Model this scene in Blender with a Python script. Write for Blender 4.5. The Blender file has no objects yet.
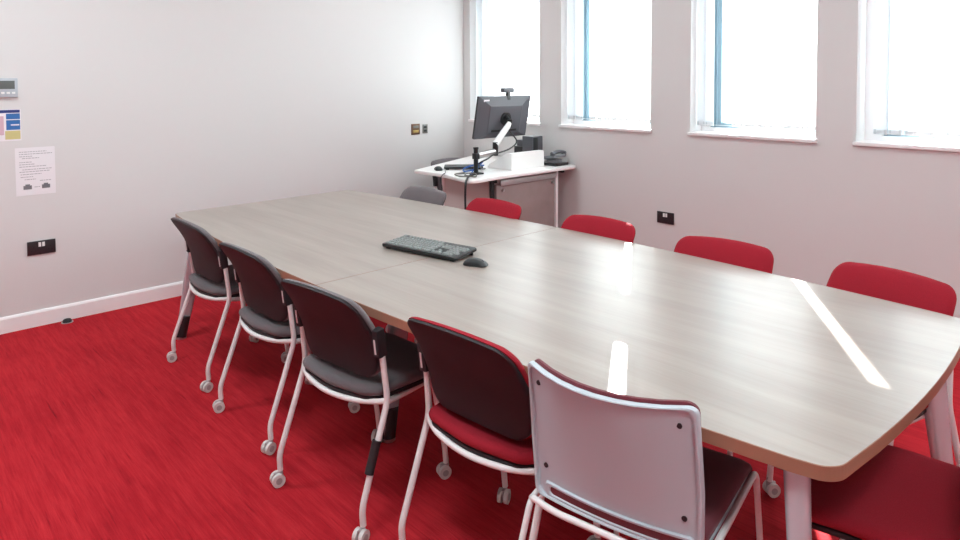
import bpy, bmesh, math, random
from mathutils import Vector, Matrix
random.seed(7)
S = bpy.context.scene
COL = S.collection
R = math.radians

# ------------------------------------------------------------------ camera
yaw, pit, roll = R(46.92), R(2.381), R(-0.271)
fw = Vector((-math.sin(yaw)*math.cos(pit), math.cos(yaw)*math.cos(pit), -math.sin(pit)))
rt = Vector((math.cos(yaw), math.sin(yaw), 0)); up = rt.cross(fw)
rx = rt*math.cos(roll)+up*math.sin(roll); ux = -rt*math.sin(roll)+up*math.cos(roll)
cd = bpy.data.cameras.new('camera'); cam = bpy.data.objects.new('camera', cd); COL.objects.link(cam)
m = Matrix((rx, ux, -fw)).transposed().to_4x4(); m.translation = (0, 0, 1.5294)
cam.matrix_world = m
cd.sensor_width = 36; cd.lens = 670.97/960*36; cd.shift_y = -(270-108.15)/960
cd.clip_start = .02
S.camera = cam

# ------------------------------------------------------------------ sky, sun, exposure
w = bpy.data.worlds.new('sky'); S.world = w; w.use_nodes = True
bg = w.node_tree.nodes['Background']; bg.inputs[0].default_value = (.77, .94, 1, 1); bg.inputs[1].default_value = 5.6
sd = bpy.data.lights.new('sun', 'SUN'); sun = bpy.data.objects.new('sun', sd); COL.objects.link(sun)
sd.energy = 32; sd.angle = R(.35); sd.color = (1, .96, .9)
el, az = R(27), R(33.4)
sdir = Vector((math.sin(az)*math.cos(el), -math.cos(az)*math.cos(el), -math.sin(el)))
sun.rotation_euler = sdir.to_track_quat('-Z', 'Y').to_euler(); sun.location = (-6, 9, 6)
S.view_settings.view_transform = 'Standard'; S.view_settings.look = 'None'
S.view_settings.exposure = 0.48; S.view_settings.gamma = 1; S.view_settings.use_curve_mapping = False
try:
    S.cycles.use_denoising = True; S.cycles.sample_clamp_indirect = 12; S.cycles.max_bounces = 12
    S.cycles.diffuse_bounces = 8; S.cycles.transmission_bounces = 8; S.cycles.transparent_max_bounces = 12
except Exception: pass

FILL_LAMPS = [(-3.5, .4), (-3.5, 2.9), (-1.4, .4), (-1.4, 2.9), (.6, .4), (.6, 2.9)]
for lx, ly in FILL_LAMPS:                      # added ceiling fill lamps, out of view; their fittings are built below
    ld = bpy.data.lights.new('added_fill_light', 'AREA'); lo_ = bpy.data.objects.new('added_fill_light', ld); COL.objects.link(lo_)
    ld.shape = 'SQUARE'; ld.size = .56; ld.energy = 27 if ly < 1 else 10; ld.color = (.80, .97, 1); lo_.location = (lx, ly, 2.955)

# ------------------------------------------------------------------ materials
def lin(c):
    return tuple(((v/255)/12.92 if v/255 <= .04045 else ((v/255+.055)/1.055)**2.4) for v in c)+(1,)
def mat(name, rgb, rough=.5, metal=0, bump=0, bscale=400, var=0, vscale=60, coat=0, spec=None, sheen=0):
    M = bpy.data.materials.new(name); M.use_nodes = True; n = M.node_tree.nodes; l = M.node_tree.links
    p = n['Principled BSDF']; c = lin(rgb)
    p.inputs['Base Color'].default_value = c; p.inputs['Roughness'].default_value = rough; p.inputs['Metallic'].default_value = metal
    if coat: p.inputs['Coat Weight'].default_value = coat; p.inputs['Coat Roughness'].default_value = .12
    if spec is not None: p.inputs['Specular IOR Level'].default_value = spec
    if sheen: p.inputs['Sheen Weight'].default_value = sheen; p.inputs['Sheen Roughness'].default_value = .5
    tc = n.new('ShaderNodeTexCoord')
    if var:
        t = n.new('ShaderNodeTexNoise'); t.inputs['Scale'].default_value = vscale; t.inputs['Detail'].default_value = 5
        l.new(tc.outputs['Object'], t.inputs['Vector'])
        r = n.new('ShaderNodeValToRGB'); r.color_ramp.elements[0].position = .3; r.color_ramp.elements[1].position = .7
        r.color_ramp.elements[0].color = tuple(v*(1-var) for v in c[:3])+(1,)
        r.color_ramp.elements[1].color = tuple(min(1, v*(1+var)) for v in c[:3])+(1,)
        l.new(t.outputs[0], r.inputs[0]); l.new(r.outputs[0], p.inputs['Base Color'])
    if bump:
        t2 = n.new('ShaderNodeTexNoise'); t2.inputs['Scale'].default_value = bscale; t2.inputs['Detail'].default_value = 3
        l.new(tc.outputs['Object'], t2.inputs['Vector'])
        b = n.new('ShaderNodeBump'); b.inputs['Strength'].default_value = bump; b.inputs['Distance'].default_value = .002
        l.new(t2.outputs[0], b.inputs['Height']); l.new(b.outputs[0], p.inputs['Normal'])
    return M

M_wall = mat('painted_plaster', (213, 210, 209), .75, bump=.12, bscale=90, spec=.25)
M_ceil = mat('ceiling_paint', (235, 234, 232), .9)
M_gloss_white = mat('white_gloss_paint', (238, 234, 234), .4)
M_tube = mat('white_powder_coat', (224, 216, 216), .35)
M_black = mat('black_plastic', (34, 27, 31), .62, bump=.15, bscale=900)
M_blackg = mat('black_satin_plastic', (24, 24, 26), .35)
M_grey = mat('grey_fabric', (98, 88, 91), .95, bump=.6, bscale=900, var=.25, vscale=500, sheen=.2)
M_red = mat('red_fabric', (150, 29, 43), .95, bump=.6, bscale=900, var=.18, vscale=500, spec=.2)
M_maroon = mat('maroon_fabric', (108, 36, 48), .95, bump=.6, bscale=900, var=.22, vscale=500, sheen=.15)
M_shell = mat('pale_grey_plastic', (180, 186, 193), .45, bump=.1, bscale=1500)
M_wheel = mat('grey_caster_plastic', (206, 198, 196), .45)
M_hub = mat('caster_hub', (160, 150, 150), .4)
M_chrome = mat('polished_aluminium', (196, 202, 208), .25, metal=.4)
M_alu = mat('brushed_aluminium', (190, 186, 186), .38, metal=1)
M_edge = mat('brown_edge_band', (150, 104, 84), .45)
M_dark = mat('dark_steel', (30, 28, 30), .5)
M_monitor = mat('graphite_plastic', (84, 84, 90), .42)
M_screen = mat('dark_screen', (14, 15, 18), .12)
M_key = mat('keycap_grey', (128, 132, 130), .35)
M_kb = mat('keyboard_black', (26, 27, 29), .4)
M_desk = mat('white_laminate', (236, 232, 230), .3)
M_panel = mat('taupe_laminate', (146, 128, 126), .3, var=.06, vscale=9)
M_beige = mat('beige_panel', (200, 188, 184), .45)
M_paper = mat('paper', (230, 226, 229), .8)
M_ink = mat('grey_ink', (168, 164, 168), .8)
M_inkd = mat('dark_ink', (110, 108, 112), .8)
M_blue = mat('blue_print', (48, 104, 168), .6)
M_navy = mat('navy_print', (30, 52, 120), .6)
M_yell = mat('sand_print', (200, 190, 130), .6)
M_pink = mat('pink_print', (206, 170, 182), .6)
M_bronze = mat('bronze_plate', (112, 84, 66), .35, metal=.6)
M_steelp = mat('steel_plate', (120, 118, 112), .4, metal=.5)
M_brass = mat('brass_trim', (190, 160, 100), .3, metal=.8)
M_white = mat('white_plastic', (235, 234, 232), .35)
M_phone = mat('grey_phone_plastic', (128, 130, 134), .4)
M_socket = mat('charcoal_plate', (44, 38, 41), .4)
M_lcd = mat('lcd_grey', (96, 100, 98), .25)
M_sash = mat('blue_grey_aluminium', (132, 156, 168), .4)
M_bluecable = mat('blue_cable', (40, 90, 160), .5)

def wood():
    M = bpy.data.materials.new('greige_wood_laminate'); M.use_nodes = True; n = M.node_tree.nodes; l = M.node_tree.links
    p = n['Principled BSDF']; tc = n.new('ShaderNodeTexCoord')
    mp = n.new('ShaderNodeMapping'); mp.inputs['Scale'].default_value = (.9, 10, 1); l.new(tc.outputs['Object'], mp.inputs[0])
    a = n.new('ShaderNodeTexNoise'); a.inputs['Scale'].default_value = 1.0; a.inputs['Detail'].default_value = 6; a.inputs['Roughness'].default_value = .6; a.inputs['Distortion'].default_value = .35
    l.new(mp.outputs[0], a.inputs['Vector'])
    mp2 = n.new('ShaderNodeMapping'); mp2.inputs['Scale'].default_value = (3, 130, 1); l.new(tc.outputs['Object'], mp2.inputs[0])
    b = n.new('ShaderNodeTexNoise'); b.inputs['Scale'].default_value = 1.0; b.inputs['Detail'].default_value = 3
    l.new(mp2.outputs[0], b.inputs['Vector'])
    mx = n.new('ShaderNodeMix'); mx.data_type = 'FLOAT'; mx.inputs[0].default_value = .2
    l.new(a.outputs[0], mx.inputs[2]); l.new(b.outputs[0], mx.inputs[3])
    r = n.new('ShaderNodeValToRGB'); r.color_ramp.elements[0].position = .33; r.color_ramp.elements[1].position = .66
    r.color_ramp.elements[0].color = lin((143, 130, 122)); r.color_ramp.elements[1].color = lin((160, 149, 141))
    l.new(mx.outputs[0], r.inputs[0]); l.new(r.outputs[0], p.inputs['Base Color'])
    p.inputs['Roughness'].default_value = .3
    p.inputs['Specular IOR Level'].default_value = .30
    return M
M_wood = wood()

def carpet():
    M = bpy.data.materials.new('red_carpet_tile'); M.use_nodes = True; n = M.node_tree.nodes; l = M.node_tree.links
    p = n['Principled BSDF']; tc = n.new('ShaderNodeTexCoord')
    def streak(sx, sy, lo, hi):
        mp = n.new('ShaderNodeMapping'); mp.inputs['Scale'].default_value = (sx, sy, 1); l.new(tc.outputs['Object'], mp.inputs[0])
        a = n.new('ShaderNodeTexNoise'); a.inputs['Scale'].default_value = 1; a.inputs['Detail'].default_value = 4; a.inputs['Roughness'].default_value = .65
        l.new(mp.outputs[0], a.inputs['Vector'])
        r = n.new('ShaderNodeMapRange'); r.inputs[1].default_value = lo; r.inputs[2].default_value = hi
        l.new(a.outputs[0], r.inputs[0]); return r.outputs[0]
    s1 = streak(2.6, 34, .36, .64)
    s2 = streak(7, 170, .33, .67)
    s3 = streak(1.6, 2.2, .3, .7)
    s4 = streak(420, 420, .3, .7)
    s5 = streak(3.2, 75, .28, .40)          # sparse dark ribs
    def mad(a, f, b):
        m2 = n.new('ShaderNodeMath'); m2.operation = 'MULTIPLY_ADD'; l.new(a, m2.inputs[0]); m2.inputs[1].default_value = f
        if b is None: m2.inputs[2].default_value = 0
        else: l.new(b, m2.inputs[2])
        return m2.outputs[0]
    f = mad(s1, .18, None); f = mad(s2, .18, f); f = mad(s3, .16, f); f = mad(s4, .18, f); f = mad(s5, .30, f)
    r = n.new('ShaderNodeValToRGB'); e = r.color_ramp.elements
    e[0].position = .15; e[0].color = lin((108, 16, 26)); e[1].position = .92; e[1].color = lin((200, 48, 55))
    k = e.new(.58); k.color = lin((168, 30, 40))
    l.new(f, r.inputs[0]); l.new(r.outputs[0], p.inputs['Base Color'])
    p.inputs['Roughness'].default_value = .95; p.inputs['Specular IOR Level'].default_value = .1
    b = n.new('ShaderNodeBump'); b.inputs['Strength'].default_value = .6; b.inputs['Distance'].default_value = .004
    l.new(f, b.inputs['Height']); l.new(b.outputs[0], p.inputs['Normal'])
    return M
M_carpet = carpet()

def vane_mat():
    M = bpy.data.materials.new('translucent_blind_fabric'); M.use_nodes = True; n = M.node_tree.nodes; l = M.node_tree.links
    for x in list(n): n.remove(x)
    o = n.new('ShaderNodeOutputMaterial'); d = n.new('ShaderNodeBsdfDiffuse'); t = n.new('ShaderNodeBsdfTranslucent'); m = n.new('ShaderNodeMixShader')
    d.inputs[0].default_value = (.85, .86, .88, 1); t.inputs[0].default_value = (.86, .88, .9, 1); m.inputs[0].default_value = .42
    l.new(d.outputs[0], m.inputs[1]); l.new(t.outputs[0], m.inputs[2]); l.new(m.outputs[0], o.inputs[0])
    return M
M_vane = vane_mat()
M_weight = mat('blind_weight_plastic', (206, 210, 212), .6)
def glass_mat():
    M = bpy.data.materials.new('clear_glass'); M.use_nodes = True; n = M.node_tree.nodes; l = M.node_tree.links
    for x in list(n): n.remove(x)
    o = n.new('ShaderNodeOutputMaterial'); t = n.new('ShaderNodeBsdfTransparent'); g = n.new('ShaderNodeBsdfGlossy'); m = n.new('ShaderNodeMixShader')
    t.inputs[0].default_value = (.95, .97, .97, 1); g.inputs[1].default_value = .02; m.inputs[0].default_value = .06
    l.new(t.outputs[0], m.inputs[1]); l.new(g.outputs[0], m.inputs[2]); l.new(m.outputs[0], o.inputs[0])
    return M
M_glass = glass_mat()

# ------------------------------------------------------------------ mesh helpers
def obj(name, bm, mats, parent=None, smooth=True, loc=None, rot=None):
    me = bpy.data.meshes.new(name); bm.normal_update(); bm.to_mesh(me); bm.free()
    if not isinstance(mats, (list, tuple)): mats = [mats]
    for x in mats: me.materials.append(x)
    o = bpy.data.objects.new(name, me); COL.objects.link(o)
    if smooth:
        for p in me.polygons: p.use_smooth = True
        try: me.set_sharp_from_angle(angle=R(40))
        except Exception: pass
    if parent: o.parent = parent
    if loc: o.location = loc
    if rot: o.rotation_euler = rot
    return o
def thing(name, label, cat, loc=(0, 0, 0), rz=0, group=None):
    o = bpy.data.objects.new(name, None); COL.objects.link(o); o.empty_display_size = .1
    o.location = loc; o.rotation_euler = (0, 0, rz); o['label'] = label; o['category'] = cat
    if group: o['group'] = group
    return o
def tag(o, label, cat, group=None):
    o['label'] = label; o['category'] = cat
    if group: o['group'] = group
    return o
def struct(o): o['kind'] = 'structure'; return o
def copy_tree(o, parent=None):
    c = o.copy(); COL.objects.link(c); c.parent = parent
    for ch in list(o.children): copy_tree(ch, c)
    return c
def B(bm, lo, hi, mi=0, bev=0, mtx=None):
    vs = [bm.verts.new((x, y, z)) for x in (lo[0], hi[0]) for y in (lo[1], hi[1]) for z in (lo[2], hi[2])]
    fs = [bm.faces.new([vs[i] for i in f]) for f in ((0,1,3,2), (4,6,7,5), (0,4,5,1), (2,3,7,6), (0,2,6,4), (1,5,7,3))]
    for f in fs: f.material_index = mi
    if bev:
        es = list({e for f in fs for e in f.edges})
        r = bmesh.ops.bevel(bm, geom=es, offset=bev, segments=2, profile=.6, affect='EDGES', clamp_overlap=True)
        for f in r['faces']: f.material_index = mi
        vs = list({v for f in r['faces'] for v in f.verts} | {v for v in vs if v.is_valid})
    if mtx is not None: bmesh.ops.transform(bm, matrix=mtx, verts=[v for v in vs if v.is_valid])
    return vs
def box(name, lo, hi, m, parent=None, bev=0, **k):
    bm = bmesh.new(); B(bm, lo, hi, 0, bev); return obj(name, bm, m, parent, **k)
def catmull(P, n=6):
    P = [Vector(p) for p in P]; out = []
    for i in range(len(P)-1):
        a = P[i-1] if i else P[0]*2-P[1]; b = P[i]; c = P[i+1]; d = P[i+2] if i+2 < len(P) else P[-1]*2-P[-2]
        for j in range(n):
            t = j/n; out.append(.5*((2*b)+(c-a)*t+(2*a-5*b+4*c-d)*t*t+(3*b-a-3*c+d)*t**3))
    out.append(P[-1]); return out
def fillet(P, r, n=5):
    P = [Vector(p) for p in P]; out = [P[0]]
    for i in range(1, len(P)-1):
        a = (P[i-1]-P[i]); b = (P[i+1]-P[i]); q = min(r, a.length*.45, b.length*.45)
        s = P[i]+a.normalized()*q; e = P[i]+b.normalized()*q
        for j in range(n+1):
            t = j/n; out.append(s*(1-t)**2+P[i]*2*t*(1-t)+e*t*t)
    out.append(P[-1]); return out
def tube(bm, P, r, seg=10, mi=0, sx=1.0, side=None):
    """round tube; r number or list; sx widens it along `side`"""
    P = [Vector(p) for p in P]; N = len(P); rings = []
    rr = r if isinstance(r, (list, tuple)) else [r]*N
    u = None
    for i, p in enumerate(P):
        t = (P[min(i+1, N-1)]-P[max(i-1, 0)]).normalized()
        if side is not None: u = (Vector(side)-t*t.dot(Vector(side))).normalized()
        elif u is None:
            u = t.orthogonal().normalized()
        else: u = (u-t*t.dot(u)).normalized()
        v = t.cross(u)
        rings.append([bm.verts.new(p+(u*math.cos(a)*sx+v*math.sin(a))*rr[i]) for a in [2*math.pi*k/seg for k in range(seg)]])
    for a, b in zip(rings, rings[1:]):
        for k in range(seg):
            f = bm.faces.new((a[k], a[(k+1) % seg], b[(k+1) % seg], b[k])); f.material_index = mi
    f = bm.faces.new(rings[0][::-1]); f.material_index = mi
    f = bm.faces.new(rings[-1]); f.material_index = mi
def cyl(bm, p0, p1, r, seg=20, mi=0, r1=None):
    tube(bm, [p0, p1], [r, r if r1 is None else r1], seg, mi)
def rpoly(pts, rad, n=6, sub=6):
    """rounded polygon, pts ccw; rad number or list"""
    out = []; N = len(pts); pts = [Vector((p[0], p[1])) for p in pts]
    arcs = []
    for i in range(N):
        p = pts[i]; a = pts[i-1]-p; b = pts[(i+1) % N]-p; r = rad[i] if isinstance(rad, (list, tuple)) else rad
        ang = a.angle(b); q = min(r/math.tan(ang/2), a.length*.48, b.length*.48) if r else 0
        if q == 0: arcs.append([p]); continue
        s = p+a.normalized()*q; e = p+b.normalized()*q; rr = q*math.tan(ang/2)
        c = p+(a.normalized()+b.normalized()).normalized()*(rr/math.sin(ang/2))
        a0 = math.atan2(s.y-c.y, s.x-c.x); a1 = math.atan2(e.y-c.y, e.x-c.x); d = (a1-a0+math.pi) % (2*math.pi)-math.pi
        arcs.append([c+Vector((math.cos(a0+d*j/n), math.sin(a0+d*j/n)))*rr for j in range(n+1)])
    for i in range(N):
        out += arcs[i]; s = arcs[i][-1]; e = arcs[(i+1) % N][0]
        for j in range(1, sub): out.append(s.lerp(e, j/sub))
    return out
def pad(bm, outl, prof, mp, mi=0, mis=None):
    """closed body: rings of the outline; prof = [(scale, offset_in, height)...] from top centre round to bottom centre"""
    c = sum(outl, Vector((0, 0)))/len(outl); rings = []
    for (s, h) in prof:
        rings.append([bm.verts.new(mp(c.x+(p.x-c.x)*s, c.y+(p.y-c.y)*s, h)) for p in outl])
    N = len(outl)
    for k, (a, b) in enumerate(zip(rings, rings[1:])):
        for i in range(N):
            f = bm.faces.new((a[i], b[i], b[(i+1) % N], a[(i+1) % N])); f.material_index = mis[k] if mis else mi
    top = bm.verts.new(mp(c.x, c.y, prof[0][1])); bot = bm.verts.new(mp(c.x, c.y, prof[-1][1]))
    for i in range(N):
        f = bm.faces.new((top, rings[0][i], rings[0][(i+1) % N])); f.material_index = mis[0] if mis else mi
        f = bm.faces.new((bot, rings[-1][(i+1) % N], rings[-1][i])); f.material_index = mis[-1] if mis else mi
def slab_prof(t0, t1, e=.02, inner=(.3, .6, .85)):
    """flat slab with slightly rounded rim, top t1 bottom t0"""
    h = t1-t0
    return [(s, t1) for s in inner]+[(1-e, t1), (1-e*.3, t1-h*.12), (1, t1-h*.35), (1, t0+h*.35), (1-e*.3, t0+h*.12), (1-e, t0)]+[(s, t0) for s in inner[::-1]]
ident = lambda x, y, h: (x, y, h)
def plate(name, outl, t0, t1, m, parent=None, side=None, e=.01, **k):
    bm = bmesh.new(); pr = slab_prof(t0, t1, e)
    mis = None
    if side is not None:
        mis = [0, 0, 0, 0]+[1]*(len(pr)-9)+[0]*4; mis = mis[:len(pr)-1]; m = [m, side]
    pad(bm, outl, pr, ident, mis=mis); return obj(name, bm, m, parent, **k)

# ------------------------------------------------------------------ the room
XL, YW, XR, YF, H, T = -4.943, 4.405, 1.8, -1.7, 3.0, .24
struct(box('floor', (XL-.2, YF-.2, -.1), (XR+.2, YW+T, 0), M_carpet, smooth=False))
struct(box('ceiling', (XL-.2, YF-.2, H), (XR+.2, YW+T, H+.1), M_ceil, smooth=False))
struct(box('wall_left', (XL-.2, YF-.2, 0), (XL, YW+T, H), M_wall, smooth=False))
struct(box('wall_right', (XR, YF-.2, 0), (XR+.2, YW+T, H), M_wall, smooth=False))
struct(box('wall_front', (XL, YF-.2, 0), (XR, YF, H), M_wall, smooth=False))
WIN = [(-4.85, -3.945), (-3.70, -2.822), (-2.492, -1.63), (-1.398, -.53), (-.25, .62), (.86, 1.7)]
ZS, ZT = 1.135, 2.8
bm = bmesh.new()
B(bm, (XL, YW, 0), (XR, YW+T, ZS)); B(bm, (XL, YW, ZT), (XR, YW+T, H))
xs = [XL]+[v for ab in WIN for v in ab]+[XR]
for i in range(0, len(xs), 2): B(bm, (xs[i], YW, ZS), (xs[i+1], YW+T, ZT))
struct(obj('wall_back', bm, M_wall, smooth=False))
def skirting(name, P, d):
    bm = bmesh.new()
    prof = [(0, 0), (.016, 0), (.016, .085), (.010, .096), (0, .1)]
    rings = []
    for p in P: rings.append([bm.verts.new((p[0]+d[0]*a, p[1]+d[1]*a, b)) for a, b in prof])
    n = len(prof)
    for i in range(n): bm.faces.new((rings[0][i], rings[0][(i+1) % n], rings[1][(i+1) % n], rings[1][i]))
    bm.faces.new(rings[0]); bm.faces.new(rings[1][::-1])
    bmesh.ops.recalc_face_normals(bm, faces=bm.faces)
    return struct(obj(name, bm, M_gloss_white, smooth=False))
skirting('baseboard_left', [(XL, YF), (XL, YW)], (1, 0))
skirting('baseboard_back', [(XL+.016, YW), (XR, YW)], (0, -1))
skirting('baseboard_right', [(XR, YF), (XR, YW)], (-1, 0))
skirting('baseboard_front', [(XL+.016, YF), (XR-.016, YF)], (0, 1))

FY = YW+.155          # window frames stand here in the reveal
for i, (a, b) in enumerate(WIN, 1):
    bm = bmesh.new(); f = .045; fl = (.068 if i == 3 else .10); sw = (.077 if i == 3 else .06); TZ0, TZ1 = (2.43 if i == 3 else 2.33), 2.495
    B(bm, (a, FY, ZS), (a+fl, FY+.07, ZT)); B(bm, (b-f, FY, ZS), (b, FY+.07, ZT))
    B(bm, (a+fl, FY, ZS), (b-f, FY+.07, ZS+f)); B(bm, (a+fl, FY, ZT-f), (b-f, FY+.07, ZT)); B(bm, (a+fl, FY, TZ0), (b-f, FY+.07, TZ1))
    wn = struct(obj('window_%d' % i, bm, M_gloss_white, smooth=False))
    l, r = a+fl, b-f
    for z0, z1 in ((ZS+f, TZ0), (TZ1, ZT-f)):
        bm = bmesh.new(); q = .036
        B(bm, (l, FY+.02, z0), (l+sw, FY+.06, z1)); B(bm, (r-q, FY+.02, z0), (r, FY+.06, z1))
        B(bm, (l+sw, FY+.02, z0), (r-q, FY+.06, z0+q)); B(bm, (l+sw, FY+.02, z1-q), (r-q, FY+.06, z1))
        B(bm, (l+.008, FY+.008, z0+.006), (l+.022, FY+.02, z1-.006)); B(bm, (l+.040, FY+.012, z0+.006), (l+.048, FY+.02, z1-.006))
        obj('sash', bm, M_sash, wn, smooth=False)
        box('pane', (l+sw, FY+.036, z0+q), (r-q, FY+.042, z1-q), M_glass, wn, smooth=False)
    box('window_sill', (a-.012, YW-.022, ZS-.008), (b+.012, FY, ZS+.014), M_gloss_white, wn, bev=.004)

for lx, ly in FILL_LAMPS:  # unseen panels added to house the fill lamps
    t = thing('added_ceiling_panel', 'unseen square white ceiling panel added as fill light', 'ceiling light', (lx, ly, H), 0, 'added ceiling fill panels')
    bm = bmesh.new()
    for q in ((-.3, -.3, .3, -.285), (-.3, .285, .3, .3), (-.3, -.285, -.285, .285), (.285, -.285, .3, .285)): B(bm, (q[0], q[1], -.04), (q[2], q[3], -.0005))
    obj('fill_frame', bm, M_white, t, smooth=False)
    box('fill_panel', (-.285, -.285, -.03), (.285, .285, -.02), M_white, t, smooth=False)
# vertical blinds: white translucent vanes in each window
VY = YW+.075
def blind(i, vanes, label):
    a, b = WIN[i]
    t = thing('vertical_blind', label, 'blind', ((a+b)/2, VY, ZT), 0, 'vertical blinds in the windows')
    ox = (a+b)/2
    box('headrail', (a+.01-ox, -.02, -.045), (b-.01-ox, .02, -.002), M_white, t, bev=.004)
    bm = bmesh.new()
    zb = ZS+.062-ZT
    for (x, wd, ang) in vanes:
        v = bmesh.new()
        # slightly cupped strip with thickness
        cols = 5; rows = []
        for z in (zb, -.05):
            fr = []; bk = []
            for k in range(cols):
                u = (k/(cols-1)-.5)*wd; c = .004*(1-(2*k/(cols-1)-1)**2)
                fr.append(v.verts.new((u, -.0006-c, z))); bk.append(v.verts.new((u, .0006-c, z)))
            rows.append((fr, bk))
        for k in range(cols-1):
            v.faces.new((rows[0][0][k], rows[0][0][k+1], rows[1][0][k+1], rows[1][0][k]))
        for f_ in rows: 
            for q_ in f_[1]: v.verts.remove(q_)
        mt = Matrix.Translation((x-ox, 0, 0)) @ Matrix.Rotation(ang, 4, 'Z')
        bmesh.ops.transform(v, matrix=mt, verts=v.verts)
        obj('vane', v, M_vane, t)
        wv = bmesh.new(); B(wv, (-wd/2+.004, -.0035, zb-.002), (wd/2-.004, .0012, zb+.028), 0, .0008); bmesh.ops.transform(wv, matrix=mt, verts=wv.verts)
        obj('vane_weight', wv, M_weight, t)
    bm.free()
    bm = bmesh.new()
    xsr = [x for x, *_ in vanes]
    tube(bm, [(xsr[0]-ox, -.006, zb+.006), (xsr[-1]-ox, -.006, zb+.006)], .0016, 6)
    obj('bead_chain', bm, M_white, t)
    return t
def run(a, b, gaps, pitch=.079, wd=.089, ang=R(-7)):
    out = []; x = a+.05
    while x < b-.035:
        if not any(g0 < x < g1 for g0, g1 in gaps): out.append((x, wd, ang))
        x += pitch
    return out
def fill(a, b, n, ang=R(-6)):          # n vanes that close a..b
    p = (b-a)/n; return [(a+p*(k+.5), p*1.08, ang) for k in range(n)]
W1, W2, W3, W4, W5, W6 = WIN
blind(0, fill(W1[0]+.012, W1[1]-.012, 11), 'white vertical blind in the window beside the corner, behind the monitor')
blind(1, fill(W2[0]+.012, -3.520, 2)+fill(-3.455, -3.035, 6)+fill(-3.008, W2[1]-.012, 3), 'white vertical blind with one thin blue gap, in second window from the corner')
blind(2, fill(W3[0]+.012, -2.350, 2)+fill(-2.212, W3[1]-.012, 7), 'white vertical blind parted over a broad blue-grey window frame strip')
blind(3, fill(W4[0]+.07, W4[1]-.012, 10, R(-14)), 'white vertical blind with grey-tinted vanes, in the rightmost window')
blind(4, fill(W5[0]+.012, W5[1]-.012, 11), 'white vertical blind in the window right of the picture')
blind(5, fill(W6[0]+.012, W6[1]-.012, 11), 'white vertical blind in the window far right of the picture')

# ------------------------------------------------------------------ conference table
t = thing('conference_table', 'long boat-shaped greige wood conference table with brown edge and polished metal legs', 'table', (-2.32, 2.012, 0), R(.5))
HL = 1.865
HR = 1.835
def half_w(x):                           # x local; bow of the long sides
    return .606+.118*(1-(x/HL)**2)
def end_x(y): return HR+.042*(1-(y/.62)**2)
ZT0, ZT1 = .708, .74
def top_half(s):
    pts = []
    n = 22
    if s > 0:
        pts = [(0.0012, -half_w(0)+.0)]
        xs_ = [HR*k/n for k in range(1, n+1)]
        pts += [(x, -half_w(x)) for x in xs_[:-1]]
        # rounded corner to bowed end
        end = [(end_x(y), y) for y in [-.602+1.204*k/12 for k in range(13)]]
        cor = rpoly([pts[-1], (end_x(-.6), -.602), end[2], (0, 0)], [0, .085, 0, 0], n=7, sub=1)[1:9]
        pts += [tuple(c) for c in cor] + end[2:-2]
        pts += [(x, -y) for x, y in reversed([tuple(c) for c in cor])]
        pts += [(x, half_w(x)) for x in reversed(xs_[:-1])]
        pts += [(0.0012, half_w(0))]
        pts += [(0.0012, half_w(0)*(1-2*k/16)) for k in range(1, 16)]
    else:
        xs_ = [-HL*k/n for k in range(1, n+1)]
        pts = [(-.0012, half_w(0))]+[(x, half_w(x)) for x in xs_[:-1]]
        cor = rpoly([pts[-1], (-HL+.004, .602), (-HL, .5), (0, 0)], [0, .02, 0, 0], n=5, sub=1)[1:7]
        pts += [tuple(c) for c in cor]+[(-HL, .5-1.0*k/10) for k in range(11)]
        pts += [(x, -y) for x, y in reversed([tuple(c) for c in cor])]
        pts += [(x, -half_w(x)) for x in reversed(xs_[:-1])]+[(-.0012, -half_w(0))]
        pts += [(-.0012, -half_w(0)*(1-2*k/16)) for k in range(1, 16)]
    return [Vector(p) for p in pts]
for s in (-1, 1):
    bm = bmesh.new(); o = top_half(s)
    hi = [bm.verts.new((p.x, p.y, ZT1)) for p in o]; 
    c = sum(o, Vector((0, 0)))/len(o)
    mid = [bm.verts.new((p.x+(0 if abs(p.x) < .01 else (p.x-c.x)*.0015), p.y+(p.y-c.y)*.002, ZT1-.0015)) for p in o]
    lo = [bm.verts.new((p.x+(0 if abs(p.x) < .01 else (p.x-c.x)*.0015), p.y+(p.y-c.y)*.002, ZT0)) for p in o]
    ft = bm.faces.new(hi); fb = bm.faces.new(lo[::-1]); N = len(o)
    for k in range(N):
        bm.faces.new((hi[k], mid[k], mid[(k+1) % N], hi[(k+1) % N])).material_index = 1
        bm.faces.new((mid[k], lo[k], lo[(k+1) % N], mid[(k+1) % N])).material_index = 1
    bmesh.ops.recalc_face_normals(bm, faces=bm.faces)
    obj('tabletop', bm, [M_wood, M_edge], t, smooth=False)
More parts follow.
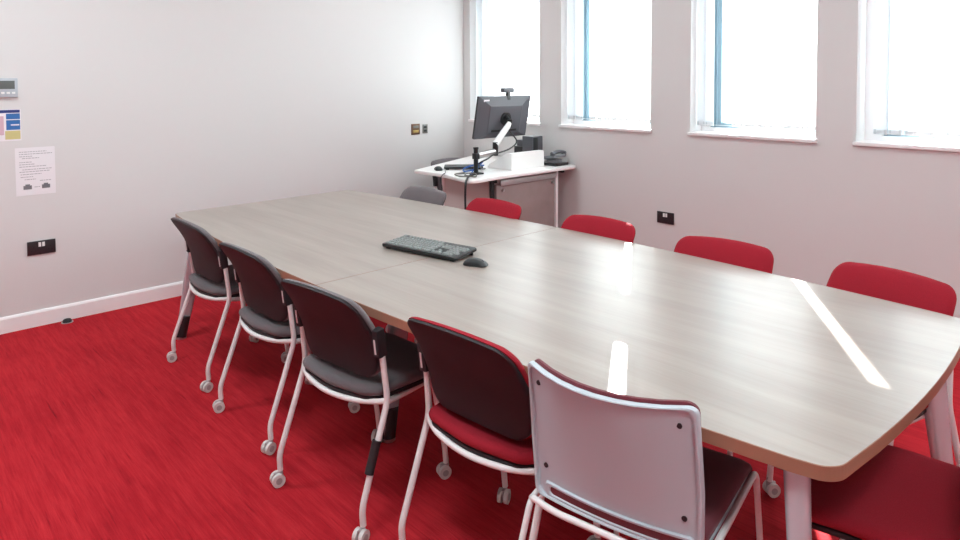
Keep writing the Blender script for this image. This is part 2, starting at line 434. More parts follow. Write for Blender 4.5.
def table_leg(x, y, dx, dy, name='leg'):
    """flat-oval tapering leg from under the top, splaying dx, dy to the floor"""
    bm = bmesh.new(); P = []; rr = []
    for k in range(9):
        q = k/8; P.append((x+dx*q, y+dy*q, ZT0-.004-(ZT0-.012)*q)); rr.append(.044-.022*q)
    # section: rounded rectangle, broad face across the leg
    seg = 20; rings = []
    sgy = 1 if dy > 0 else -1
    ang = math.atan2(dy, dx) if abs(dx)+abs(dy) > 0 else 0
    ang = -.32*sgy if x > 0 else (math.pi+.32*sgy if x < 0 else 0)
    for p, r in zip(P, rr):
        ring = []
        for k in range(seg):
            a = 2*math.pi*k/seg; ca, sa = math.cos(a), math.sin(a)
            u = r*.62*math.copysign(abs(ca)**.5, ca); v = r*1.3*math.copysign(abs(sa)**.5, sa)
            ring.append(bm.verts.new((p[0]+u*math.cos(ang)-v*math.sin(ang), p[1]+u*math.sin(ang)+v*math.cos(ang), p[2])))
        rings.append(ring)
    for a, b in zip(rings, rings[1:]):
        for k in range(seg): bm.faces.new((a[k], b[k], b[(k+1) % seg], a[(k+1) % seg]))
    bm.faces.new(rings[0]); bm.faces.new(rings[-1][::-1])
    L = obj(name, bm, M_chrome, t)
    f = bmesh.new(); e = P[-1]; cyl(f, (e[0], e[1], 0), (e[0], e[1], .014), .03, 20)
    obj('foot', f, M_alu, L)
    f = bmesh.new(); tube(f, [P[-1], (P[-3][0]*.75+P[-1][0]*.25, P[-3][1]*.75+P[-1][1]*.25, P[-3][2]*.75+P[-1][2]*.25)], [.0295, .032], 20)  # black band stands in for dark surroundings mirrored in the polished leg
    x_ = obj('dark_reflection', f, M_black, L); x_['label'] = 'dark reflection low on the leg, put in as a black band'
    b2 = bmesh.new(); B(b2, (x-.06, y-.045, ZT0-.028), (x+.03 if x > 0 else x+.06, y+.045, ZT0-.0005), 0, .004)
    obj('bracket', b2, M_dark, L)
    return L
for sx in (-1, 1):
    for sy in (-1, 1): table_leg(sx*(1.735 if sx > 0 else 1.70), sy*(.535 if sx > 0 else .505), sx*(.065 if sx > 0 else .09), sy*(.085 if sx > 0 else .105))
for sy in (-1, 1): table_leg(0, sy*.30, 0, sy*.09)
bm = bmesh.new()
for sy in (-1, 1): B(bm, (-1.70, sy*.36-.02, ZT0-.045), (1.70, sy*.36+.02, ZT0-.001))
for x in (-1.66, 0, 1.66): B(bm, (x-.03, -.52, ZT0-.04), (x+.03, .52, ZT0-.002))
obj('underframe', bm, M_dark, t, smooth=False)

# ------------------------------------------------------------------ caster chair
def caster(parent, x, y, ang=0.0, ztop=.105):
    bm = bmesh.new(); mt = Matrix.Translation((x, y, 0)) @ Matrix.Rotation(ang, 4, 'Z')
    c = bmesh.new()
    for s in (-1, 1):
        cyl(c, (s*.005, -.006, .0245), (s*.019, -.006, .0245), .0245, 24, 0)
        cyl(c, (s*.019, -.006, .0245), (s*.021, -.006, .0245), .012, 16, 1)
    cyl(c, (0, .006, .030), (0, .006, ztop-.035), .008, 10, 1)
    B(c, (-.0045, -.02, .02), (.0045, .014, .05), 1)
    c.transform(mt)
    bm.free()
    return obj('caster', c, [M_wheel, M_hub], parent)

def make_chair(fabric, name, label, group):
    """origin on the floor midway between the rear casters; front is +y"""
    t = thing(name, label, 'chair', (0, 0, 0), 0, group)
    r = .0108
    for s in (-1, 1):
        bm = bmesh.new()
        P = fillet([(s*.245, .006, .055), (s*.245, .002, .112), (s*.240, .122, .435), (s*.231, .096, .678)], .035, 6)
        tube(bm, P, r, 12, 0)
        L = obj('leg', bm, M_tube, t); caster(L, s*.245, 0, s*.25)
        bm = bmesh.new()
        P = fillet([(s*.232, .13, .425), (s*.205, .19, .408), (s*.190, .39, .406), (s*.197, .445, .12), (s*.197, .452, .055)], .05, 6)
        tube(bm, P, .0105, 12, 0)
        L = obj('leg', bm, M_tube, t); caster(L, s*.197, .448, -s*.4)
        # black grip that holds the back shell on the upright
        bm = bmesh.new()
        mt = Matrix.Translation((s*.229, .092, .645)) @ Matrix.Rotation(R(7), 4, 'X')
        B(bm, (-.017, -.016, -.055), (.017, .022, .045), 0, .008, mt)
        cl = obj('back_grip', bm, M_black, t)
        bm = bmesh.new(); B(bm, (-.0035, -.0180, -.04), (.0035, -.0155, .012), 0, .0, Matrix.Translation((s*.229, .092, .645)) @ Matrix.Rotation(R(7), 4, 'X'))
        obj('grip_inset', bm, M_tube, cl)
    # curved rail below the rear edge of the seat
    bm = bmesh.new()
    P = catmull([(-.239, .121, .436), (-.212, .098, .430), (-.13, .066, .422), (0, .050, .418), (.13, .066, .422), (.212, .098, .430), (.239, .121, .436)], 5)
    tube(bm, P, .0095, 12); obj('seat_rail', bm, M_tube, t)
    # seat
    so = rpoly([(-.214, .072), (0, .044), (.214, .072), (.236, .30), (.220, .520), (-.220, .520), (-.236, .30)], [.06, .3, .06, .3, .09, .09, .3], n=6, sub=5)
    def sm(x, y, h):
        q = max(0, (y-.36)/.16); dz = -.022*q*q + .010*((x/.23)**2) + (.012*max(0, (.12-y)/.08))
        return (x, y, h+dz)
    bm = bmesh.new()
    pad(bm, so, [(.2, .468), (.45, .469), (.7, .470), (.86, .470), (.94, .467), (.985, .459), (1, .449), (.99, .440), (.96, .434), (.7, .430), (.3, .430)], sm)
    obj('seat_cushion', bm, fabric, t)
    bm = bmesh.new()
    pad(bm, so, [(.3, .432), (.7, .432), (.94, .433), (.965, .429), (.965, .420), (.94, .414), (.6, .412), (.3, .412)], sm)
    obj('seat_pan', bm, M_black, t)
    # back: x across, z up, cupped round the sitter; h is the distance forward of the shell line
    def bmap(x, z, h):
        zz = (z-.50)/.31
        y = .100+.016*math.sin(min(1, max(0, zz))*math.pi)-.122*max(0, zz)**1.5 + .30*x*x*(.45+.55*zz)
        return (x, y+h, z-.34*x*x*max(0, zz))
    bo = rpoly([(-.205, .492), (.205, .492), (.222, .66), (.213, .814), (-.213, .814), (-.222, .66)], [.078, .078, .3, .048, .048, .3], n=6, sub=6)
    bm = bmesh.new()
    pad(bm, bo, [(.2, .008), (.6, .008), (.97, .008), (.99, .006), (.99, -.002), (.975, -.007), (.93, -.010), (.6, -.011), (.2, -.011)], lambda x, z, h: bmap(x, z, h))
    bmesh.ops.recalc_face_normals(bm, faces=bm.faces)
    obj('back_shell', bm, M_black, t)
    bm = bmesh.new()
    pad(bm, bo, [(.2, .040), (.6, .040), (.85, .039), (.95, .034), (.995, .024), (1.012, .014), (1.006, .006), (.97, .005), (.5, .007), (.2, .007)], lambda x, z, h: bmap(x, z, h))
    bmesh.ops.recalc_face_normals(bm, faces=bm.faces)
    obj('back_cushion', bm, fabric, t)
    return t
G1 = 'wheeled chairs around the conference table'
grey0 = make_chair(M_grey, 'office_chair', '', G1)
red0 = make_chair(M_red, 'office_chair', '', G1)
used = {}
def place(src, x, y, rz, label):
    o = src if src.name not in used else copy_tree(src)
    used[src.name] = 1
    o.location = (x, y, 0); o.rotation_euler = (0, 0, rz); o['label'] = label; return o
PI = math.pi
place(grey0, -3.55, 1.237, 0, 'grey wheeled chair with black back at the near side, closest to the left wall')
place(grey0, -2.816, 1.205, R(1), 'grey wheeled chair at the near side, second from the left wall')
c3 = place(grey0, -2.095, 1.161, R(6), 'grey wheeled chair with black leg sleeve, beside the red black-backed chair')
place(red0, -1.452, 1.25, R(4), 'red wheeled chair with black back shell beside the pale shelled maroon chair')
bm = bmesh.new(); P = [Vector((.242, .035, .215)), Vector((.2405, .072, .315))]
tube(bm, P, .0155, 12); obj('leg_sleeve', bm, M_black, c3)
FYC = 2.80
place(grey0, -3.50, FYC-.02, PI, 'grey wheeled chair across the table, its back just in front of the white desk')
place(red0, -2.84, FYC-.01, PI, 'red wheeled chair across the table, directly in front of the desk side panel')
place(red0, -2.10, FYC+.02, PI+R(3), 'red wheeled chair across the table, just left of the black wall socket')
place(red0, -1.42, FYC+.02, PI+R(6), 'red wheeled chair across the table, just right of the black wall socket')
place(red0, -.755, FYC+.02, PI-R(11), 'red wheeled chair across the table under the rightmost window')
place(red0, -.215, 1.985, R(100), 'red wheeled chair tucked under the bowed right end of the table')
place(grey0, -4.69, 3.98, R(-90), 'dark grey wheeled chair behind the white desk in the corner')

# ------------------------------------------------------------------ maroon chair with pale shell
def shell_chair():
    t = thing('stacking_chair', 'maroon chair with pale grey plastic back shell on white rod legs, nearest the camera', 'chair', (-.940, 1.305, 0), R(10.5))
    W = .218
    r = .0085
    for s in (-1, 1):
        bm = bmesh.new()
        P = fillet([(s*.262, -.135, .012), (s*.226, -.002, .436), (s*.222, .06, .447)], .03, 6); tube(bm, P, r, 12)
        L = obj('leg', bm, M_tube, t)
        bm = bmesh.new(); cyl(bm, (s*.2625, -.137, 0), (s*.2622, -.135, .02), .012, 12); obj('glide', bm, M_dark, L)
        bm = bmesh.new()
        P = fillet([(s*.222, -.005, .440), (s*.222, .20, .443), (s*.218, .465, .443), (s*.228, .53, .012)], .04, 7); tube(bm, P, r, 12)
        L = obj('leg', bm, M_tube, t)
        bm = bmesh.new(); cyl(bm, (s*.228, .531, 0), (s*.228, .530, .02), .012, 12); obj('glide', bm, M_dark, L)
    bm = bmesh.new()
    tube(bm, fillet([(-.224, .0, .440), (-.15, -.014, .436), (.15, -.014, .436), (.224, .0, .440)], .05, 6), r, 12)
    obj('crossbar', bm, M_tube, t)
    so = rpoly([(-.210, .035), (.210, .035), (.212, .480), (-.212, .480)], [.04, .04, .03, .03], n=6, sub=7)
    sm = lambda x, y, h: (x, y, h-.02*max(0, (y-.36)/.12)**2)
    bm = bmesh.new(); pad(bm, so, [(.2, .478), (.5, .478), (.8, .478), (.93, .476), (.985, .469), (1, .460), (.99, .452), (.8, .449), (.3, .449)], sm)
    obj('seat_cushion', bm, M_maroon, t)
    bm = bmesh.new(); pad(bm, so, [(.3, .451), (.9, .451), (.985, .451), (1.0, .447), (1.0, .441), (.97, .437), (.6, .436), (.3, .436)], sm)
    obj('seat_pan', bm, M_shell, t)
    def bm_(x, z, h):
        zz = (z-.44)/.40
        return (x, .0-.100*max(0,zz)**1.2+x*x*(.35+1.25*zz)+h, z+.15*x*x*zz)
    bo = rpoly([(-.214, .456), (.218, .456), (.222, .60), (.217, .812), (-.217, .812), (-.220, .60)], [.02, .02, .3, .022, .022, .3], n=6, sub=8)
    # shell plate with raised rim on its back and a slot near its lower edge: built as a grid of strips
    bm = bmesh.new()
    pad(bm, bo, [*[(k/12, .008) for k in range(1, 12)], (.985, .008), (1, .004), (1.004, -.004), (1.0, -.013), (.985, -.015), (.965, -.013), (.952, -.004), (.93, -.002), *[(k/12, -.002) for k in range(11, 0, -1)]], bm_)
    bmesh.ops.recalc_face_normals(bm, faces=bm.faces)
    sh = obj('back_shell', bm, M_shell, t)
    # slot: a recess framed by a raised lip with maroon fabric showing in it
    so2 = rpoly([(-.168, .470), (.185, .470), (.185, .490), (-.168, .490)], .0095, n=5, sub=8)
    bm = bmesh.new()
    N = len(so2); c = Vector((.0085, .480))
    def rg(s_, h): return [bm.verts.new(bm_(c.x+(p.x-c.x)*(1+(s_-1)*.12), c.y+(p.y-c.y)*s_, h)) for p in so2]
    rs = [rg(1.9, -.003), rg(1.7, -.010), rg(1.2, -.010), rg(1.0, -.0055)]
    for a, b in zip(rs, rs[1:]):
        for k in range(N): bm.faces.new((a[k], b[k], b[(k+1) % N], a[(k+1) % N]))
    bmesh.ops.recalc_face_normals(bm, faces=bm.faces)
    obj('slot_lip', bm, M_shell, sh)
    bm = bmesh.new()
    pad(bm, so2, [*[(k/12, -.003) for k in range(1, 13)], (1.01, -.0055), *[(k/12, -.0062) for k in range(12, 0, -1)]], bm_)
    bmesh.ops.recalc_face_normals(bm, faces=bm.faces)
    x = obj('slot_fabric', bm, M_maroon, sh); x['label'] = 'dark maroon fabric showing in the slot'
    for sx in (-1, 1):
        for z in (.54, .766):
            bm = bmesh.new(); p = Vector(bm_(sx*.180, z, -.0015)); cyl(bm, p, p+Vector((sx*.0, -.003, 0)), .0065, 14)
            x = obj('screw', bm, M_black, sh)
    co = rpoly([(-.20, .46), (.20, .46), (.214, .60), (.213, .817), (-.213, .817), (-.212, .60)], [.02, .02, .3, .03, .03, .3], n=6, sub=8)
    bm = bmesh.new()
    pad(bm, co, [(.2, .036), (.4, .036), (.6, .036), (.75, .036), (.88, .035), (.95, .031), (1, .022), (1.0, .013), (.97, .009), (.8, .009), (.6, .009), (.4, .009), (.2, .009)], bm_)
    bmesh.ops.recalc_face_normals(bm, faces=bm.faces)
    obj('back_cushion', bm, M_maroon, t)
    return t
shell_chair()

# ------------------------------------------------------------------ keyboard and mouse on the table
def keyboard(label, loc, rz, keys=True, s=1.0):
    t = thing('keyboard', label, 'keyboard', loc, rz)
    W, D = .448*s, .168*s
    tl = R(3.5)
    Rm = Matrix.Translation((0, 0, .006)) @ Matrix.Rotation(tl, 4, 'X')
    out = rpoly([(0, 0), (W, 0), (W-.004, D), (.004, D)], .012, n=4, sub=5)
    bm = bmesh.new(); pad(bm, out, slab_prof(.002, .017, .015), ident); bm.transform(Rm); obj('keyboard_case', bm, M_kb, t)
    for x, y in ((.03, .02), (W-.03, .02)):
        box('foot', (x-.012, y-.006, 0), (x+.012, y+.006, .0105), M_kb, t)
    for x, y in ((.03, D-.02), (W-.03, D-.02)):
        box('foot', (x-.012, y-.004, 0), (x+.012, y+.004, .019), M_kb, t)
    if not keys: return t
    u = .0186; rows = []
    x0 = .012
    lay = [  # per row: list of (x units, width units)
        [(0, 1.5), (1.5, 1.3), (2.8, 1.3), (4.1, 5.2), (9.3, 1.3), (10.6, 1.3), (11.9, 1.5), (13.4, 1.5)],
        [(0, 2.2)]+[(2.2+k, 1) for k in range(10)]+[(12.2, 2.7)],
        [(0, 1.75)]+[(1.75+k, 1) for k in range(11)]+[(12.75, 2.15)],
        [(0, 1.5)]+[(1.5+k, 1) for k in range(12)]+[(13.5, 1.4)],
        [(k, 1) for k in range(13)]+[(13, 1.9)],
        [(0, 1.1)]+[(1.9+k*1.08, 1) for k in range(12)]]
    nav = {0: [0, 1, 2], 1: [1], 3: [0, 1, 2], 4: [0, 1, 2]}
    num = {0: [(0, 2), (2, 1)], 1: [(0, 1), (1, 1), (2, 1), (3, 1)], 2: [(0, 1), (1, 1), (2, 1)], 3: [(0, 1), (1, 1), (2, 1), (3, 1)], 4: [(0, 1), (1, 1), (2, 1), (3, 1)]}
    allk = []
    for r_, row in enumerate(lay):
        y = .012+r_*.0235+(.004 if r_ == 5 else 0)
        for a, wd in row: allk.append((x0+a*u, y, wd*u))
        for k in nav.get(r_, []): allk.append((x0+(15.3+k)*u, y, u))
        for a, wd in num.get(r_, []): allk.append((x0+(18.65+a)*u, y, wd*u))
    for (x, y, wd) in allk[:100]:
        bm = bmesh.new(); wd = min(wd, W-.008-x)
        a = [bm.verts.new(v) for v in ((x+.0018, y+.0015, .0165), (x+wd-.0018, y+.0015, .0165), (x+wd-.0018, y+.0195, .0165), (x+.0018, y+.0195, .0165))]
        b = [bm.verts.new(v) for v in ((x+.0042, y+.0055, .0225), (x+wd-.0042, y+.0055, .0225), (x+wd-.0042, y+.0170, .0235), (x+.0042, y+.0170, .0235))]
        for k in range(4): bm.faces.new((a[k], a[(k+1) % 4], b[(k+1) % 4], b[k]))
        bm.faces.new(b); bm.faces.new(a[::-1]); bm.transform(Rm)
        obj('key', bm, M_key, t, smooth=False)
    return t
keyboard('black keyboard with grey keys lying on the conference table', (-2.612, 1.800, .740), R(10.2))
def mouse(label, loc, rz):
    t = thing('computer_mouse', label, 'mouse', loc, rz)
    o = rpoly([(-.030, -.055), (.030, -.055), (.031, .055), (-.031, .055)], [.026]*4, n=6, sub=5)
    def mp(x, y, h): return (x*(1-.12*math.cos(y*40)), y, h*(1-.35*((y+.012)/.06)**2) if h > .004 else h)
    bm = bmesh.new(); pad(bm, o, [(.15, .032), (.4, .031), (.62, .028), (.8, .023), (.92, .016), (.98, .009), (.99, .004), (.96, .001), (.5, .001)], mp)
    b = obj('mouse_body', bm, M_kb, t)
    bm = bmesh.new(); cyl(bm, (-.004, .031, .0165), (.004, .031, .0165), .010, 18); obj('scroll_wheel', bm, M_monitor, t)
    return t
mouse('black wireless mouse beside the keyboard on the conference table', (-2.085, 1.920, .740), R(-65))

# ------------------------------------------------------------------ desk in the corner
ZD = .82
t = thing('corner_desk', 'white-topped computer desk with taupe side panel standing in the corner', 'desk', (-3.9, 3.8, 0))
def dk(p): return (p[0]+3.9, p[1]-3.8)
do = rpoly([dk(p) for p in [(-4.23, 3.235), (-3.9, 3.25), (-3.485, 3.165), (-3.515, 3.5), (-3.495, 4.385), (-4.72, 4.385)]], [.02, .4, .06, .3, .05, .03], n=7, sub=6)
bm = bmesh.new(); pad(bm, do, slab_prof(ZD-.026, ZD, .008), ident); obj('desktop', bm, M_desk, t)
bm = bmesh.new(); B(bm, (.31, -.30, .02), (.335, .36, .745), 0, .003); sp = obj('side_panel', bm, M_panel, t)
bm = bmesh.new(); B(bm, (.333, -.27, .735), (.352, .37, .775), 0, .003); obj('panel_rail', bm, M_alu, sp)
for y in (-.24, .33):
    bm = bmesh.new(); cyl(bm, (.335, y, .700), (.352, y, .700), .011, 14); obj('fixing_stud', bm, M_alu, sp)
bm = bmesh.new(); B(bm, (-.255, -.315, .02), (.27, -.295, .76), 0, .003); obj('front_panel', bm, M_beige, t)
for x, y, m_ in ((.33, .385, M_gloss_white), (-.27, -.305, M_gloss_white), (.30, -.315, M_dark), (-.70, .52, M_gloss_white)):
    bm = bmesh.new(); B(bm, (x-.014, y-.014, 0), (x+.014, y+.014, ZD-.026), 0, .004); obj('leg', bm, m_, t)
bm = bmesh.new(); B(bm, (-.24, -.30, .755), (.31, -.27, ZD-.026)); B(bm, (-.68, .5, .755), (.3, .53, ZD-.026)); obj('frame_rail', bm, M_dark, t)

# monitor arm + monitor
t = thing('swing_arm', 'silver jointed arm on a black pole, clamped to the front of the corner desk', 'monitor arm', (-3.705, 3.42, ZD))
bm = bmesh.new(); B(bm, (-.04, -.035, .0005), (.04, .045, .012), 0, .003); obj('clamp', bm, M_dark, t)
bm = bmesh.new(); cyl(bm, (0, 0, .012), (0, 0, .195), .0175, 18); obj('pole', bm, M_blackg, t)
bm = bmesh.new(); B(bm, (-.021, -.021, .115), (.021, .021, .160), 0, .006); cyl(bm, (0, 0, .190), (0, 0, .205), .021, 18); obj('pole_collar', bm, M_blackg, t)
A = Vector((0, 0, .138)); Bp = Vector((-.04, .245, .150)); Cp = Vector((-.060, .43, .365))
bm = bmesh.new(); tube(bm, [A, Bp], [.020, .019], 12, side=(0, 0, 1), sx=1.35); obj('lower_arm', bm, M_alu, t)
bm = bmesh.new(); cyl(bm, Bp-Vector((0, 0, .03)), Bp+Vector((0, 0, .075)), .022, 18); obj('elbow_joint', bm, M_blackg, t)
bm = bmesh.new(); tube(bm, [Bp+Vector((0, 0, .055)), Bp.lerp(Cp, .5)+Vector((0, 0, .03)), Cp], [.024, .022, .019], 12, side=(0, 0, 1), sx=1.25); obj('upper_arm', bm, M_white, t)
MC = Vector((-3.86, 3.865, 1.232))      # monitor centre
tip = MC-Vector((-3.705, 3.42, ZD))+Vector((.035, 0, 0))
bm = bmesh.new(); tube(bm, [Cp, Cp.lerp(tip, .5)+Vector((.01, 0, 0)), tip], .017, 12); cyl(bm, Cp+Vector((0, 0, -.03)), Cp+Vector((0, 0, .03)), .02, 16); obj('tilt_head', bm, M_blackg, t)

t = thing('monitor', 'graphite flat monitor seen from behind, held on the silver arm', 'monitor', MC)
Rt = Matrix.Rotation(R(11), 4, 'Y')
def mb(): return bmesh.new()
bm = mb(); B(bm, (-.022, -.295, -.172), (-.004, .295, .172), 0, .003); bm.transform(Rt); obj('bezel', bm, M_blackg, t)
bm = mb(); B(bm, (-.0228, -.285, -.160), (-.0222, .285, .162)); bm.transform(Rt); obj('screen', bm, M_screen, t)
bm = mb()   # back cover: big chamfer to a raised centre block
o1 = [(-.295, -.172), (.295, -.172), (.295, .172), (-.295, .172)]; o2 = [(-.19, -.135), (.19, -.135), (.19, .105), (-.19, .105)]; o3 = [(-.18, -.125), (.18, -.125), (.18, .095), (-.18, .095)]
rings = [[bm.verts.new((x, p[0], p[1])) for p in o] for x, o in ((-.004, o1), (.004, o1), (.026, o2), (.030, o3))]
for a, b in zip(rings, rings[1:]):
    for k in range(4): bm.faces.new((a[k], a[(k+1) % 4], b[(k+1) % 4], b[k]))
bm.faces.new(rings[-1]); bm.transform(Rt); bmesh.ops.recalc_face_normals(bm, faces=bm.faces); obj('back_cover', bm, M_monitor, t, smooth=False)
bm = mb(); cyl(bm, (.028, 0, -.01), (.040, 0, -.01), .055, 24); bm.transform(Rt); obj('mount_plate', bm, M_blackg, t)
bm = mb(); B(bm, (.010, -.25, .132), (.0155, -.19, .148), 0, .001); bm.transform(Rt); obj('sticker', bm, M_paper, t)
bm = mb(); [B(bm, (.024, y, -.115), (.034, y+.09, -.098)) for y in (-.14, .05)]; bm.transform(Rt); obj('port_cover', bm, M_blackg, t)

t = thing('webcam', 'small dark webcam clipped on top of the monitor', 'webcam', MC+Rt @ Vector((-.006, .03, .172)))
bm = bmesh.new(); B(bm, (-.012, -.016, .0), (.016, .016, .03), 0, .004); B(bm, (.006, -.018, -.035), (.014, .018, .004), 0, .003); obj('stand', bm, M_blackg, t)
bm = bmesh.new(); B(bm, (-.030, -.062, .026), (.018, .062, .066), 0, .012); obj('webcam_body', bm, M_monitor, t)
bm = bmesh.new(); cyl(bm, (-.026, 0, .04), (-.022, 0, .04), .009, 14); obj('lens', bm, M_screen, t)

# wedge-shaped control box
t = thing('control_box', 'white wedge-shaped control box standing on the corner desk', 'control box', (-3.66, 3.75, ZD))
bm = bmesh.new()
a = [(0.01, 0), (-.27, 0), (-.25, .03), (-.05, .132), (0.005, .132)]
r1 = [bm.verts.new((x, 0, z)) for x, z in a]; r2 = [bm.verts.new((x, .385, z)) for x, z in a]
for k in range(5): bm.faces.new((r1[k], r1[(k+1) % 5], r2[(k+1) % 5], r2[k]))
bm.faces.new(r1[::-1]); bm.faces.new(r2); bmesh.ops.recalc_face_normals(bm, faces=bm.faces)
bmesh.ops.bevel(bm, geom=list(bm.edges), offset=.003, segments=2, affect='EDGES')
obj('housing', bm, M_white, t)
bm = bmesh.new(); B(bm, (0, 0, 0), (.17, .30, .003)); mt = Matrix.Translation((-.235, .04, .0405)) @ Matrix.Rotation(-math.atan2(.102, .2), 4, 'Y'); bm.transform(mt)
obj('control_panel', bm, M_screen, t)

t = thing('desk_speaker', 'dark boxy speaker behind the white control box on the desk', 'speaker', (-3.86, 4.22, ZD))
bm = bmesh.new(); B(bm, (-.06, -.065, 0), (.06, .065, .235), 0, .008); obj('cabinet', bm, M_monitor, t)
bm = bmesh.new(); B(bm, (.055, -.055, .02), (.063, .0, .225), 0, .003); obj('grille', bm, M_blackg, t)
t = thing('document_camera', 'low dark box with a small head left of the boxy speaker', 'device', (-3.985, 4.225, ZD))
bm = bmesh.new(); B(bm, (-.05, -.05, 0), (.05, .045, .14), 0, .006); obj('body', bm, M_blackg, t)
bm = bmesh.new(); B(bm, (-.035, -.035, .14), (.035, .035, .195), 0, .01); obj('head', bm, M_monitor, t)

t = thing('desk_telephone', 'grey telephone with dark base at the right end of the desk', 'telephone', (-3.66, 4.27, ZD))
bm = bmesh.new(); B(bm, (-.1, -.085, .0), (.085, .085, .022), 0, .006); obj('base', bm, M_blackg, t)
bm = bmesh.new()
B(bm, (-.075, -.075, 0), (.07, .075, .028), 0, .006, Matrix.Translation((0, 0, .055)) @ Matrix.Rotation(R(-10), 4, 'Y')); B(bm, (-.05, -.04, .02), (.05, .04, .05)); obj('telephone_body', bm, M_phone, t)
bm = bmesh.new()
P = catmull([(.045, -.08, .100), (.045, -.03, .112), (.045, .03, .112), (.045, .08, .100)], 5); tube(bm, P, .015, 10, sx=1.4, side=(1, 0, 0))
cyl(bm, (.045, -.07, .082), (.045, -.07, .104), .022, 14); cyl(bm, (.045, .07, .082), (.045, .07, .104), .022, 14); obj('handset', bm, M_monitor, t)

keyboard('dark low keyboard on the corner desk behind the monitor pole', (-4.06, 3.40, ZD), R(48), keys=False, s=.70)
mouse('black mouse at the left end of the corner desk', (-4.09, 3.37, ZD), R(60))

def cable(name, label, P, r, m_, cat='cable'):
    bm = bmesh.new(); tube(bm, catmull(P, 6), r, 8); return tag(obj(name, bm, m_), label, cat)
cable('black_cable', 'thick black cable dropping off the desk front below the arm', [(-3.66, 3.36, .83), (-3.60, 3.25, .832), (-3.54, 3.18, .826), (-3.51, 3.14, .80), (-3.51, 3.135, .70), (-3.52, 3.145, .55), (-3.55, 3.14, .35), (-3.6, 3.3, .1), (-3.62, 3.4, .01)], .008, M_blackg)
cable('mouse_cable', 'thin dark cable looping down from the desk front edge', [(-3.98, 3.35, .828), (-3.90, 3.28, .824), (-3.86, 3.225, .822), (-3.86, 3.20, .79), (-3.84, 3.20, .72), (-3.86, 3.20, .64), (-4.0, 3.22, .55), (-4.12, 3.3, .50), (-4.2, 3.4, .3), (-4.2, 3.5, .006)], .003, M_dark)
cable('arm_cable', 'black cable hanging in a loop along the monitor arm', [(-3.80, 3.86, 1.13), (-3.74, 3.90, 1.04), (-3.72, 3.80, .985), (-3.71, 3.62, .955), (-3.66, 3.50, .935), (-3.70, 3.45, .9), (-3.78, 3.55, .845), (-3.85, 3.65, .828)], .006, M_blackg)
cable('blue_cable', 'blue cable coiled on the desk beside the monitor pole', [(-3.95, 3.60, .826), (-3.88, 3.66, .85), (-3.82, 3.58, .86), (-3.80, 3.48, .84), (-3.86, 3.44, .826), (-3.92, 3.50, .84), (-3.84, 3.56, .875), (-3.74, 3.52, .90), (-3.72, 3.42, .86), (-3.70, 3.36, .826)], .006, M_bluecable)
cable('grey_cable', 'tangle of grey cable at the foot of the monitor pole', [(-3.70, 3.30, .824), (-3.62, 3.28, .83), (-3.66, 3.22, .83), (-3.74, 3.24, .835), (-3.72, 3.32, .84), (-3.62, 3.24, .84), (-3.58, 3.30, .826), (-3.66, 3.36, .838), (-3.78, 3.30, .828)], .005, M_steelp)
# ------------------------------------------------------------------ things on the walls
def on_left(name, label, cat, y, z): return thing(name, label, cat, (XL, y, z))
def on_back(name, label, cat, x, z): return thing(name, label, cat, (x, YW, z), R(-90))
# local axes for both: +x out of the wall
def socket(t, w2, h2):
    bm = bmesh.new(); B(bm, (.0003, -w2, -h2), (.010, w2, h2), 0, .003); obj('face_plate', bm, M_socket, t)
    for s in (-1, 1):
        bm = bmesh.new(); B(bm, (.009, s*.010-.007, h2*.15), (.0145, s*.010+.007, h2*.78), 0, .001); x = obj('rocker_switch', bm, M_white, t); x['label'] = 'white rocker switch'
        bm = bmesh.new()
        for dy, dz, a, b in ((0, .014, .003, .006), (-.010, -.008, .0045, .003), (.010, -.008, .0045, .003)):
            B(bm, (.0095, s*.045+dy-a, dz-.008-b), (.0108, s*.045+dy+a, dz-.008+b))
        obj('socket_holes', bm, M_dark, t, smooth=False)
socket(on_left('wall_socket', 'black double wall socket with white rocker switches on the left wall', 'socket', .838, .494), .076, .043)
socket(on_back('wall_socket', 'black double wall socket between two red chairs on the window wall', 'socket', -2.685, .498), .070, .043)

t = on_left('thermostat', 'white wall thermostat with grey display at the left edge', 'thermostat', .672, 1.498)
bm = bmesh.new(); B(bm, (.0003, -.068, -.058), (.022, .068, .058), 0, .005); obj('thermostat_body', bm, M_shell, t)
bm = bmesh.new(); B(bm, (.021, -.05, -.008), (.0235, .052, .042), 0, .001); obj('display', bm, M_lcd, t)
for k in range(4):
    bm = bmesh.new(); B(bm, (.0215, -.045+k*.027, -.038), (.0245, -.028+k*.027, -.026), 0, .001); obj('button', bm, M_white, t)

t = on_left('leaflet', 'small blue and white leaflet pinned below the thermostat', 'leaflet', .655, 1.270)
bm = bmesh.new(); B(bm, (.0003, -.097, -.097), (.0012, .097, .095)); obj('sheet', bm, M_paper, t, smooth=False)
for nm, m_, y0, y1, z0, z1 in (('title_bar', M_navy, -.09, .093, .074, .092), ('picture', M_blue, .022, .093, .035, .070), ('picture', M_blue, .022, .093, -.03, .030), ('picture', M_yell, .015, .093, -.088, -.036), ('map_print', M_pink, -.085, .010, -.06, .055)):
    bm = bmesh.new(); B(bm, (.0012, y0, z0), (.0016, y1, z1)); obj(nm, bm, m_, t, smooth=False)
bm = bmesh.new(); B(bm, (.0016, .045, -.004), (.0019, .088, .004)); obj('caption_line', bm, M_paper, t, smooth=False)

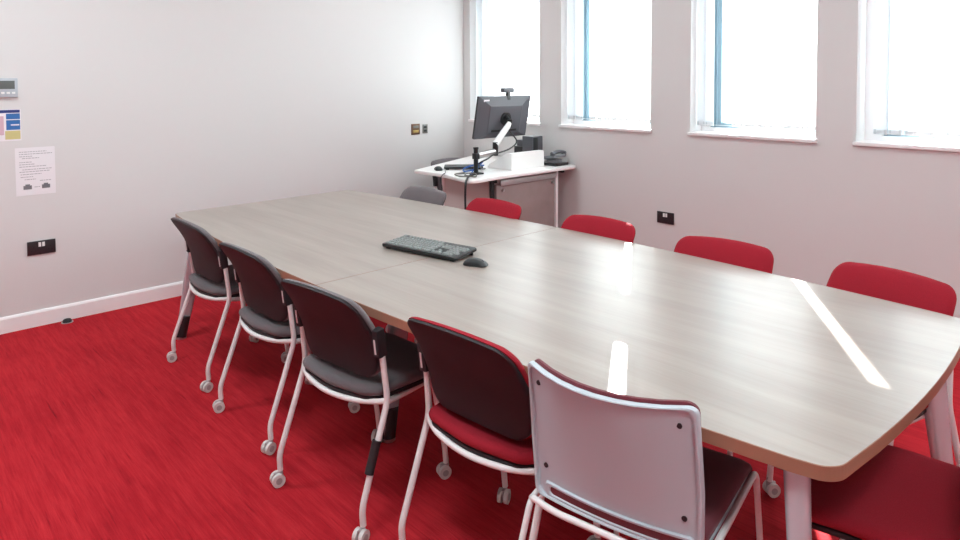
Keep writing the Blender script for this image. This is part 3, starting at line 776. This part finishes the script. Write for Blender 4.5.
t = on_left('paper_notice', 'white printed notice sheet with two small pictures, taped on the left wall', 'notice', .821, .977)
bm = bmesh.new(); B(bm, (.0003, -.105, -.1485), (.0014, .105, .1485)); obj('sheet', bm, M_paper, t, smooth=False)
for z, y0, y1 in ((.122, -.085, .06), (.108, -.085, .092), (.094, -.085, -.01), (.082, -.07, .02), (.058, -.085, -.02), (.044, -.085, .0), (.030, -.085, .06), (.012, -.07, .085), (-.002, -.085, .075), (-.018, -.08, .03), (-.034, -.08, -.01), (-.05, -.06, -.0), (-.062, .02, .08), (-.1, -.01, .02)):
    bm = bmesh.new()
    x = y0
    while x < y1-.004:
        wl = min(random.uniform(.007, .02), y1-x); B(bm, (.0014, x, z-.0022), (.0017, x+wl, z+.0022)); x += wl+.003
    obj('text_line', bm, M_ink, t, smooth=False)
for y in (-.045, .052):
    bm = bmesh.new(); B(bm, (.0014, y-.022, -.112), (.0018, y+.022, -.088)); B(bm, (.0014, y-.012, -.088), (.0018, y+.012, -.080)); obj('picture', bm, M_inkd, t, smooth=False)

t = on_left('wall_plate', 'square bronze double switch plate on the left wall near the corner', 'wall plate', 3.80, 1.079)
bm = bmesh.new(); B(bm, (.0003, -.048, -.05), (.008, .048, .05), 0, .002); obj('face_plate', bm, M_bronze, t)
for z, m_ in ((.022, M_steelp), (-.02, M_brass)):
    bm = bmesh.new(); B(bm, (.007, -.032, z-.012), (.011, .032, z+.012), 0, .002); obj('switch', bm, m_, t)
t = on_left('wall_plate', 'narrow grey data plate on the left wall, closest to the corner', 'wall plate', 3.912, 1.077)
bm = bmesh.new(); B(bm, (.0003, -.028, -.042), (.008, .028, .042), 0, .002); obj('face_plate', bm, M_steelp, t)
for z in (.018, -.018):
    bm = bmesh.new(); B(bm, (.007, -.016, z-.01), (.0095, .016, z+.01), 0, .001); obj('port', bm, M_dark, t)

# small black disc lying by the baseboard
t = thing('rubber_cap', 'small black rubber cap lying on the red carpet by the baseboard', 'cap', (-4.885, .955, 0))
bm = bmesh.new(); tube(bm, [(0, 0, 0), (0, 0, .012), (0, 0, .020), (0, 0, .023)], [.026, .026, .02, .008], 20); obj('cap_body', bm, M_black, t)
bm = bmesh.new(); tube(bm, [(0, 0, 0), (0, 0, .003)], .034, 20); obj('rim', bm, M_hub, t)
